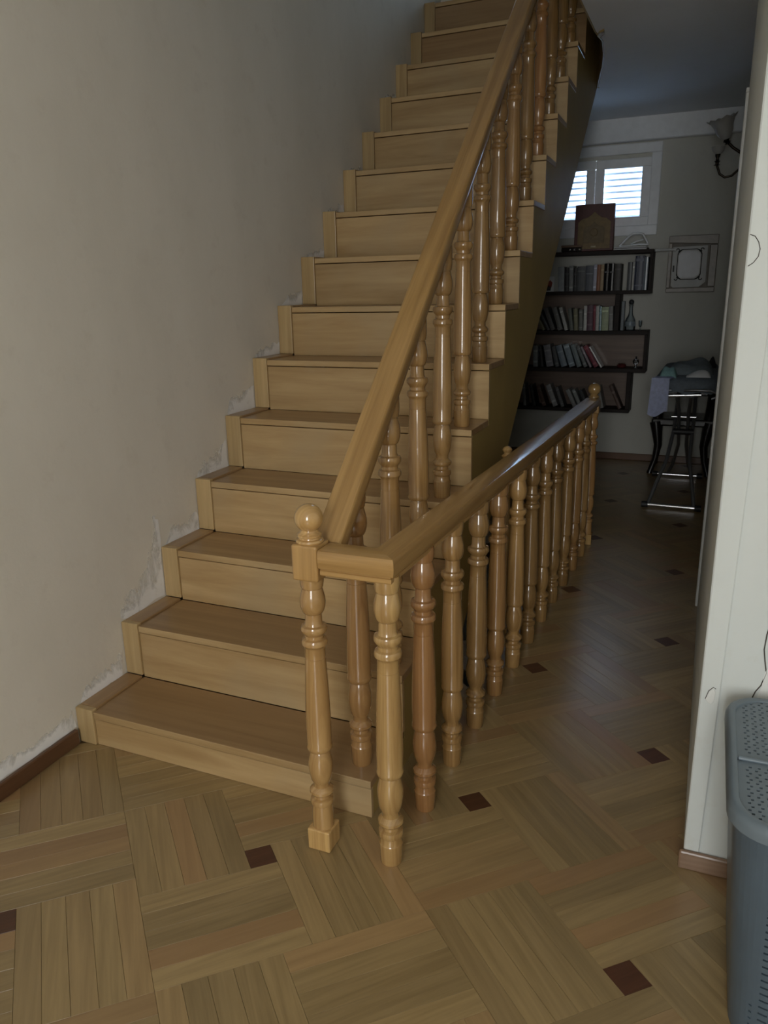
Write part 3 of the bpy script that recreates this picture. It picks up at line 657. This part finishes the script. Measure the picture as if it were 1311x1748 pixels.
t = thing('flat_box', (.81, 5.13, 1.796), 'dark lidded box with shiny clasps lying at the foot of the red book', 'box')
m = MB(); m.box(.70, .865, 5.105, 5.146, 1.797, 1.83); m.obj('body', bookmat((.02, .015, .013), .2), t, bevel=0.003)
m = MB(); m.box(.698, .867, 5.103, 5.148, 1.83, 1.848); m.obj('lid', bookmat((.16, .09, .05), .4), t, bevel=0.003)
for x in (.765, .80, .845):
    m = MB(); m.box(x, x+.012, 5.1005, 5.104, 1.806, 1.818); m.obj('clasp', MT['chrome'], t)
t = thing('magazine_stack', (1.25, 5.2, 1.796), 'white magazines lying flat on the right of the bookcase top', 'magazines')
for k, (x0, x1) in enumerate(((1.125, 1.385), (1.135, 1.392), (1.13, 1.378))):
    m = MB(); m.box(x0, x1, 5.108+.004*k, 5.30, 1.7965+.008*k, 1.8035+.008*k); m.obj('magazine', MT['paper'] if k != 1 else bookmat((.3, .3, .32)), t, bevel=.001)
t = thing('plastic_carrier', (1.28, 5.2, 1.821), 'white looped plastic carrier resting on the magazines beside the window', 'carrier')
m = MB(); m.tube([(1.165, 5.16, 1.828), (1.20, 5.16, 1.865), (1.24, 5.165, 1.905), (1.268, 5.17, 1.922), (1.31, 5.17, 1.924), (1.345, 5.175, 1.915), (1.368, 5.18, 1.875), (1.392, 5.18, 1.832)], .009, 8); m.obj('handle_loop', MT['white_paint'], t, smooth=60)
m = MB(); m.tube([(1.165, 5.17, 1.829), (1.24, 5.15, 1.829), (1.32, 5.15, 1.836), (1.392, 5.17, 1.832)], .007, 8); m.obj('lower_bar', MT['white_paint'], t, smooth=60)
m = MB(); m.tube([(1.255, 5.16, 1.84), (1.30, 5.17, 1.862), (1.35, 5.17, 1.872)], .006, 8); m.obj('inner_bar', MT['white_paint'], t, smooth=60)
t = thing('wall_rod', (1.51, 5.28, 1.79), 'pale rod running from the bookcase end to the wall niche', 'rod')
m = MB(); m.tube([(1.444, 5.2, 1.787), (1.59, 5.28, 1.790)], .011, 10); m.obj('rod', MT['casing'], t, smooth=60)
m = MB(); m.lathe((1.59, 5.28, 1.790), [(0, .014), (.012, .014)], 12, axis=(1,.5,0)); m.obj('end_cap', MT['casing'], t)

# bottle and drinking glass on the third unit
x, y, z = 1.292, 5.16, 1.1485
t = thing('glass_bottle', (x, y, z), 'glinting clear glass bottle with dark stopper beside the second-shelf books', 'bottle')
m = MB(); m.lathe((x, y, z), [(0,.036),(.004,.042),(.03,.044),(.08,.042),(.10,.034),(.125,.019),(.15,.0145),(.20,.0135),(.205,.017),(.212,.017)], 20); m.obj('body', MT['bottle_glass'], t, smooth=40)
m = MB(); m.lathe((x, y, z+.212), [(0,.012),(.006,.019),(.02,.022),(.034,.017),(.04,.006)], 14); m.obj('stopper', MT['rubber'], t, smooth=40)
m = MB(); m.lathe((x, y, z), [(.035,.0447),(.036,.0452),(.074,.0436),(.075,.043)], 20); m.obj('label_band', bookmat((.25, .3, .34), .2), t, smooth=40)
m = MB(); m.box(x-.075, x-.05, 5.13, 5.20, z, z+.24); tag(m.obj('slim_box', bookmat((.10, .13, .15), .3), bevel=.002), 'tall slim blue-grey carton standing left of the glass bottle', 'carton')
x = 1.375
m = MB(); m.lathe((x, 5.15, z), [(0,.014),(.004,.014),(.008,.005),(.03,.005),(.036,.012),(.07,.015),(.082,.014),(.07,.0135),(.037,.010)], 16); tag(m.obj('small_glass', MT['bottle_glass'], smooth=40), 'tiny stemmed glass at the right end beyond the glass bottle', 'glass')
z = 0.8355
m = MB(); m.lathe((1.246, 5.15, z), [(0,.02),(.004,.034),(.016,.040),(.028,.036),(.036,.026),(.036,.022),(.028,.03),(.014,.032)], 20); tag(m.obj('small_bowl', bookmat((.10, .02, .02), .3), smooth=40), 'small dark red bowl on the third shelf right of the books', 'bowl')
t = thing('glass_ornament', (1.36, 5.16, z), 'clear glass ornament at the right end of the third shelf', 'ornament')
m = MB(); m.lathe((1.36, 5.16, z), [(0,.024),(.006,.024),(.012,.01),(.03,.008),(.038,.02),(.055,.026),(.072,.018),(.085,.004)], 16); m.obj('bulb', MT['bottle_glass'], t, smooth=40)
m = MB(); m.lathe((1.36, 5.16, z+.085), [(0,.005),(.006,.009),(.012,.004)], 12); m.obj('knob', MT['chrome'], t, smooth=40)

# ------------------------------------------------------------------ framed niche panel on the far wall
t = thing('wall_niche_frame', (1.74, 5.32, 1.67), 'grey-brown frame on the far wall holding a white card with black ornament', 'picture')
fm = plain('niche_frame_paint', (.22, .19, .155), .35, var=.15)
def q4(m, pts, y0, y1): m.prism(pts, 'y', y0, y1)
X0, X1, Z0, Z1 = 1.545, 1.922, 1.45, 1.898
m = MB(); q4(m, [(X0, Z1), (X0, Z1-.055), (X1, Z1-.075), (X1, Z1)], 5.292, 5.33); m.obj('frame_top', fm, t, bevel=.004)
m = MB(); q4(m, [(X0, Z0+.035), (X0, Z0), (X1, Z0), (X1, Z0+.04)], 5.292, 5.33); m.obj('frame_bottom', fm, t, bevel=.004)
m = MB(); q4(m, [(X0, Z1-.056), (X0, Z0+.036), (X0+.03, Z0+.036), (X0+.03, Z1-.06)], 5.292, 5.33); m.obj('frame_side', fm, t, bevel=.004)
m = MB(); q4(m, [(X1-.06, Z1-.075), (X1-.06, Z0+.041), (X1, Z0+.041), (X1, Z1-.076)], 5.285, 5.33); m.obj('frame_side', fm, t, bevel=.006)
m = MB(); m.box(X0+.03, X1-.06, 5.318, 5.33, Z0+.03, Z1-.05); m.obj('backing', plain('niche_back', (.27, .25, .22), .8), t)
m = MB(); q4(m, [(1.578, 1.81), (1.582, 1.505), (1.60, 1.488), (1.80, 1.492), (1.848, 1.53), (1.845, 1.815)][::-1], 5.309, 5.3175); m.obj('card', plain('niche_card', (.60, .61, .60), .6, var=.05), t)
BK = plain('ornament_black', (.012, .012, .013), .5)
def orn(path, r=.0032):
    m = MB(); m.tube([(x, 5.3085, z) for x, z in path], r, 6); m.obj('ornament_line', BK, t)
cx, cz, hw, hh = 1.712, 1.672, .092, .118
c_ = .034
oct_ = [(cx-hw, cz-hh+c_), (cx-hw, cz+hh-c_), (cx-hw+c_, cz+hh), (cx+hw-c_, cz+hh), (cx+hw, cz+hh-c_), (cx+hw, cz-hh+c_), (cx+hw-c_, cz-hh), (cx-hw+c_, cz-hh)]
for i in range(8): orn([oct_[i], oct_[(i+1) % 8]])
for sx in (-1, 1):
    for sz in (-1, 1):
        bx, bz = cx+sx*(hw-.010), cz+sz*(hh-.010)
        orn([(bx+sx*(.012+.012*math.cos(a)), bz+sz*(.004+.012*math.sin(a))) for a in [i*0.55 for i in range(9)]], .004)
        orn([(bx-sx*.03, bz+sz*.010), (bx-sx*.012, bz+sz*.004), (bx+sx*.004, bz-sz*.012), (bx+sx*.008, bz-sz*.03)], .004)
m = MB(); m.prism([(x*0.88+cx*0.12, zz*0.88+cz*0.12) for x, zz in oct_], 'y', 5.3065, 5.3095); m.obj('card_centre', plain('niche_card_centre', (.55, .57, .60), .35, var=.05), t)
m = MB(); m.box(1.588, 1.600, 5.306, 5.3095, 1.615, 1.665); m.obj('key_slot', BK, t)

# ------------------------------------------------------------------ wall sconce
t = thing('wall_sconce', (2.12, 4.6, 2.36), 'dark metal wall sconce with curled arms and pale glass shade near the ceiling', 'lamp')
m = MB(); m.lathe((2.12, 4.6, 2.36), [(0,.06),(.008,.062),(.018,.045),(.03,.03),(.06,.022),(.085,.026),(.10,.012)], 20, axis=(-1,0,0)); m.obj('wall_plate', MT['bronze'], t, smooth=40)
m = MB(); m.tube([(2.04, 4.6, 2.36), (2.01, 4.6, 2.285), (1.965, 4.6, 2.245), (1.92, 4.6, 2.238), (1.885, 4.6, 2.262), (1.868, 4.6, 2.305), (1.862, 4.6, 2.32)], .0085, 8); m.obj('arm', MT['bronze'], t, smooth=60)
m = MB(); m.tube([(2.04, 4.6, 2.37), (1.99, 4.6, 2.405), (1.955, 4.6, 2.43), (1.925, 4.6, 2.46)], .010, 8); m.obj('arm', MT['bronze'], t, smooth=60)
m = MB(); m.lathe((1.862, 4.6, 2.318), [(0,.012),(.004,.024),(.010,.012),(.022,.012),(.028,.022),(.034,.012),(.05,.010),(.06,.016),(.075,.018)], 16); m.obj('candle_cup', MT['bronze'], t, smooth=40)
m = MB(); m.lathe((1.925, 4.6, 2.455), [(0,.010),(.008,.024),(.018,.014),(.03,.024),(.04,.014)], 16, axis=(-.55, -.1, .8)); m.obj('candle_cup', MT['bronze'], t, smooth=40)
sh = MB(); n = 24; V = []; Fc = []
ax = Vector((-.25, -.15, .95)).normalized(); a = ax.orthogonal().normalized(); b = ax.cross(a); c0 = Vector((1.905, 4.595, 2.485))
prof = [(0,.022),(.02,.040),(.05,.056),(.085,.062),(.12,.078),(.14,.098)]
for i, (h, r) in enumerate(prof+[(h, r-.004) for h, r in prof[::-1]]):
    for k in range(n):
        q = 2*math.pi*k/n; rr = r*(1+.10*math.cos(6*q)*(h/.14)); V.append(c0+ax*(h+.010*math.cos(6*q)*(h/.14))+(a*math.cos(q)+b*math.sin(q))*rr)
for i in range(len(prof)*2-1):
    for k in range(n): Fc.append((i*n+k, i*n+(k+1) % n, (i+1)*n+(k+1) % n, (i+1)*n+k))
sh.add(V, Fc); sh.obj('glass_shade', MT['frosted'], t, smooth=60)
sh2 = MB(); c1 = Vector((1.862, 4.6, 2.392)); V = []
for i, (h, r) in enumerate([(0,.016),(.012,.030),(.03,.040),(.05,.046),(.05,.042),(.03,.036),(.012,.026)]):
    for k in range(n):
        q = 2*math.pi*k/n; V.append(c1+Vector((math.cos(q)*r, math.sin(q)*r, h)))
sh2.add(V, [(i*n+k, i*n+(k+1) % n, (i+1)*n+(k+1) % n, (i+1)*n+k) for i in range(6) for k in range(n)]); sh2.obj('glass_shade', MT['frosted'], t, smooth=60)

# ------------------------------------------------------------------ ironing board with clothes
t = thing('ironing_board', (1.81, 4.2, 0), 'folding ironing board with chrome feet and a grey padded cover at the corridor end', 'ironing board')
def outline(w, y0, y1, n=12):
    L = []
    for i in range(n+1):
        a = math.pi + math.pi*i/n
        L.append((1.81 + w*math.cos(a)*(1 if True else 1), y0 + 0.19 + 0.19*math.sin(a)))
    return L + [(1.81+w*.93, y1-.1), (1.81+w*.75, y1), (1.81-w*.75, y1), (1.81-w*.93, y1-.1)]
m = MB(); m.prism(outline(.205, 3.70, 4.95), 'z', .865, .888); m.obj('board_plate', MT['grey_metal'], t)
OL = outline(.213, 3.69, 4.96); n = len(OL); V = []
for i, (x, y) in enumerate(OL):
    d = .075 + .012*math.sin(i*2.3)
    V.append((x+(x-1.81)*.03, y, .89-d))
for i, (x, y) in enumerate(OL): V.append((x+(x-1.81)*.01, y, .885))
for i, (x, y) in enumerate(OL): V.append((1.81+(x-1.81)*.93, y+(.018 if y < 4 else -.01), .905))
m = MB(); m.add(V, [(i, (i+1) % n, n+(i+1) % n, n+i) for i in range(n)]+[(n+i, n+(i+1) % n, 2*n+(i+1) % n, 2*n+i) for i in range(n)]+[tuple(range(2*n, 3*n))])
m.obj('padded_cover', MT['cloth_board'], t, smooth=50)
def rod(name, path, r, mat='grey_metal', smooth=60):
    m = MB(); m.tube(path, r, 10); return m.obj(name, MT[mat], t, smooth=smooth)
rod('foot_bar', [(1.603, 3.75, .022), (1.951, 3.74, .022)], .014, 'chrome')
rod('foot_bar', [(1.606, 4.75, .022), (1.945, 4.75, .022)], .014, 'chrome')
rod('top_bar', [(1.695, 3.74, .792), (1.905, 3.74, .803)], .013, 'chrome')
rod('leg', [(1.625, 3.75, .03), (1.665, 3.85, .16), (1.715, 3.98, .30), (1.74, 4.2, .48), (1.745, 4.6, .85)], .013)
rod('leg', [(1.925, 3.745, .03), (1.900, 3.85, .16), (1.868, 3.98, .30), (1.868, 4.2, .48), (1.868, 4.6, .85)], .013)
rod('leg', [(1.705, 4.75, .03), (1.740, 4.6, .14), (1.775, 4.4, .34), (1.770, 3.98, .66), (1.755, 3.75, .79)], .012)
rod('leg', [(1.885, 4.75, .03), (1.855, 4.6, .14), (1.830, 4.4, .34), (1.835, 3.98, .66), (1.845, 3.75, .79)], .012)
rod('brace', [(1.72, 4.08, .60), (1.885, 4.08, .60)], .009, 'chrome')
rod('hinge_bar', [(1.735, 4.18, .475), (1.875, 4.18, .475)], .022, 'rubber')
rod('iron_rest_loop', [(1.80, 3.685, .835), (1.86, 3.665, .84), (1.96, 3.67, .84), (2.00, 3.68, .825), (2.005, 3.685, .80), (1.97, 3.685, .785)], .009, 'grey_metal')
rod('iron_rest_loop', [(1.63, 3.69, .825), (1.66, 3.67, .838), (1.72, 3.68, .836)], .008, 'grey_metal')
for x, y in ((1.603, 3.75), (1.951, 3.74), (1.606, 4.75), (1.945, 4.75)):
    m = MB(); s = -1 if x < 1.8 else 1
    m.tube([(x-s*.02, y, .022), (x+s*.022, y, .022)], .0215, 10); m.obj('end_cap', MT['rubber'], t, smooth=60)
def heap(name, x0, x1, y0, y1, z0, hfun, mat, label, nx=16, ny=10):
    m = MB(); V = []
    for j in range(ny+1):
        for i in range(nx+1):
            u, v = i/nx, j/ny; V.append((x0+(x1-x0)*u, y0+(y1-y0)*v, z0+.002+hfun(u, v)))
    nb = len(V)
    V += [(x, y, z0) for x, y, z in V]
    w = nx+1; Fc = []
    for j in range(ny):
        for i in range(nx):
            q = [j*w+i, j*w+i+1, (j+1)*w+i+1, (j+1)*w+i]; Fc.append(tuple(q)); Fc.append(tuple(nb+k for k in q[::-1]))
    edge = [i for i in range(w)]+[j*w+nx for j in range(1, ny+1)]+[ny*w+i for i in range(nx-1, -1, -1)]+[j*w for j in range(ny-1, 0, -1)]
    for a, b in zip(edge, edge[1:]+edge[:1]): Fc.append((b, a, nb+a, nb+b))
    m.add(V, Fc); return tag(m.obj(name, mat, smooth=60), label, 'clothes', 'clothes on the ironing board')
bum = lambda u, v: math.sin(math.pi*u)**.6*math.sin(math.pi*v)**.6
heap('folded_clothes', 1.67, 1.97, 4.0, 4.5, .9055, lambda u, v: .085*bum(u, v)*(1+.3*math.sin(7*u+3*v)+.2*math.sin(11*v)), MT['cloth_grey'], 'heap of grey clothes lying on the ironing board')
heap('teal_garment', 1.63, 1.74, 3.78, 3.98, .9055, lambda u, v: .07*bum(u, v)*(1+.2*math.sin(9*u)), MT['cloth_teal'], 'teal garment folded at the left front of the ironing board')
heap('white_garment', 1.80, 1.955, 3.84, 3.98, .9055, lambda u, v: .04*bum(u, v)*(.5+u), MT['paper'], 'small white folded cloth on the right of the ironing board')
heap('black_garment', 1.915, 1.99, 4.52, 4.75, .9055, lambda u, v: .06*bum(u, v)*(1+.3*math.sin(9*u+4*v)), MT['cloth_black'], 'small black bundle at the right back of the ironing board')
# lilac shirt hanging off the left edge
V = []; nx, nz = 12, 14
for s in (0, .006):
    for j in range(nz+1):
        for i in range(nx+1):
            u, v = i/nx, (j-4)/10
            w_ = max(v, 0); x = 1.592+.112*u - .012*w_*(1-u)
            z = .911 - .235*w_ - .02*math.sin(u*5)*w_ + s if v > 0 else .911 + s
            V.append((x + (.06*(-v) if v < 0 else 0), 3.655 + s - .010*math.sin(u*9+v*2)*w_ + .25*max(-v, 0), z))
w = nx+1; nb = (nx+1)*(nz+1); Fc = []
for j in range(nz):
    for i in range(nx):
        q = [j*w+i, (j+1)*w+i, (j+1)*w+i+1, j*w+i+1]; Fc.append(tuple(q)); Fc.append(tuple(nb+k for k in q[::-1]))
edge = [i for i in range(w)]+[j*w+nx for j in range(1, nz+1)]+[nz*w+i for i in range(nx-1, -1, -1)]+[j*w for j in range(nz-1, 0, -1)]
for a, b in zip(edge, edge[1:]+edge[:1]): Fc.append((a, b, nb+b, nb+a))
m = MB(); m.add(V, Fc); tag(m.obj('lilac_shirt', MT['cloth_lilac'], smooth=60), 'lilac shirt hanging from the left edge of the ironing board', 'clothes', 'clothes on the ironing board')
# dark chair behind the board
t = thing('curved_leg_chair', (1.78, 5.02, 0), 'black lacquered chair with curved legs half hidden behind the ironing board', 'chair')
m = MB(); m.prism([(1.54, 4.84), (2.02, 4.84), (2.00, 5.24), (1.57, 5.24)], 'z', .40, .46); m.obj('seat', MT['dark_chair'], t, bevel=.015, segs=3)
for x0, s in ((1.575, -1), (1.985, 1)):
    m = MB(); m.tube([(x0, 4.87, .43), (x0-s*.015, 4.86, .35), (x0-s*.03, 4.86, .24), (x0-s*.015, 4.85, .12), (x0+s*.012, 4.84, .03), (x0+s*.02, 4.835, .0)], [.05, .042, .032, .024, .022, .024], 10); m.obj('leg', MT['dark_chair'], t, smooth=60)
    m = MB(); m.tube([(x0-s*.02, 5.21, .43), (x0-s*.02, 5.23, .2), (x0, 5.26, .0)], [.024, .02, .018], 10); m.obj('leg', MT['dark_chair'], t, smooth=60)
    m = MB(); m.tube([(x0-s*.02, 5.21, .43), (x0-s*.01, 5.24, .62), (x0-s*.03, 5.28, .84)], [.022, .02, .018], 10); m.obj('back_post', MT['dark_chair'], t, smooth=60)
    m = MB(); m.tube([(x0-s*.01, 5.23, .64), (x0+s*.015, 5.05, .66), (x0+s*.01, 4.93, .64), (x0-s*.01, 4.89, .45)], [.028, .032, .036, .04], 10); m.obj('armrest', MT['dark_chair'], t, smooth=60)
m = MB(); m.box(1.60, 1.96, 5.255, 5.285, .60, .82); m.obj('backrest', MT['dark_chair'], t, bevel=.01, segs=2)

# ------------------------------------------------------------------ laundry basket by the white wall
BC = Vector((2.285, -0.185, 0))
t = thing('laundry_basket', (BC.x, BC.y, 0), 'grey-blue plastic laundry basket with a perforated lid against the white wall', 'basket')
def rrect(hx, hy, r, n=10):
    L = []
    for cx_, cy_, a0 in ((hx-r, hy-r, 0), (-hx+r, hy-r, 90), (-hx+r, -hy+r, 180), (hx-r, -hy+r, 270)):
        for i in range(n+1):
            a = math.radians(a0+90*i/n); L.append((cx_+r*math.cos(a), cy_+r*math.sin(a)))
    return L
def resample(L, n):
    P = [Vector(p) for p in L]; P.append(P[0]); d = [0]
    for a, b in zip(P, P[1:]): d.append(d[-1]+(b-a).length)
    out = []; k = 0
    for i in range(n):
        q = d[-1]*i/n
        while d[k+1] < q: k += 1
        out.append(P[k].lerp(P[k+1], (q-d[k])/max(1e-9, d[k+1]-d[k])))
    return out
NP, NZ = 260, 120
V = []
for j in range(NZ+1):
    v = j/NZ; hx = .195+.042*v; hy = .205+.040*v
    for p in resample(rrect(hx, hy, .075), NP): V.append((BC.x+p.x, BC.y+p.y, .004+.531*v))
Fc = []
for j in range(NZ):
    for i in range(NP):
        a = V[j*NP+i]
        front = a[1] < BC.y-.14 and abs(a[0]-BC.x) < .168
        if front and 5 < j < NZ-8 and i % 5 in (1, 2, 3) and j % 4 == (i//5) % 2*2: continue
        Fc.append((j*NP+i, j*NP+(i+1) % NP, (j+1)*NP+(i+1) % NP, (j+1)*NP+i))
Fc.append(tuple(range(NP))[::-1])
m = MB(); m.add(V, Fc); o = m.obj('body', plain('basket_body_plastic', (0.085, 0.118, 0.150), 0.36, var=.05), t)
sd = o.modifiers.new('thickness', 'SOLIDIFY'); sd.thickness = .003
# lid: rim, rear perforated plate, front flap
rim = rrect(.243, .252, .08, 8); n = len(rim); V = []
secs = [(0, .527), (.006, .527), (.006, .545), (0, .556), (-.008, .559), (-.018, .557), (-.020, .551), (-.010, .550), (-.002, .545)]
for x, y in rim:
    nrm = Vector((x, y)); L_ = nrm.length; d = nrm/L_
    for s, z in secs: V.append((BC.x+x+d.x*s, BC.y+y+d.y*s, z))
ns = len(secs); Fc = [(i*ns+k, ((i+1) % n)*ns+k, ((i+1) % n)*ns+(k+1) % ns, i*ns+(k+1) % ns) for i in range(n) for k in range(ns)]
m = MB(); m.add(V, Fc); m.obj('lid_rim', MT['basket'], t, smooth=50)
def perforated(name, x0, x1, y0, y1, z, inside, c=.0056):
    nx, ny = int((x1-x0)/c), int((y1-y0)/c); V = []; Fc = []
    for j in range(ny+1):
        for i in range(nx+1): V.append((BC.x+x0+c*i, BC.y+y0+c*j, z + .006*(1-((x0+c*i)/.25)**2)))
    for j in range(ny):
        for i in range(nx):
            x, y = x0+c*(i+.5), y0+c*(j+.5)
            if not inside(x, y): continue
            r = j//2
            if j % 2 == 0 and 3 < j < ny-2 and abs(x) < .214 and (i*2+3*(r % 2)) % 6 < 2: continue
            w = nx+1; Fc.append((j*w+i, j*w+i+1, (j+1)*w+i+1, (j+1)*w+i))
    m = MB(); m.add(V, Fc); o = m.obj(name, MT['basket'], t)
    sd = o.modifiers.new('thickness', 'SOLIDIFY'); sd.thickness = .003
    return o
def ins(x, y):
    hx, hy, r = .238, .247, .078
    dx, dy = max(0, abs(x)-(hx-r)), max(0, abs(y)-(hy-r))
    return abs(x) < hx and abs(y) < hy and dx*dx+dy*dy < r*r
perforated('lid_rear', -.24, .24, -.02, .25, .551, ins)
perforated('lid_flap', -.24, .24, -.25, -.026, .548, ins)
m = MB(); m.tube([(BC.x-.225, BC.y-.023, .5535), (BC.x+.225, BC.y-.023, .5535)], .005, 8); m.obj('hinge', MT['basket'], t, smooth=60)
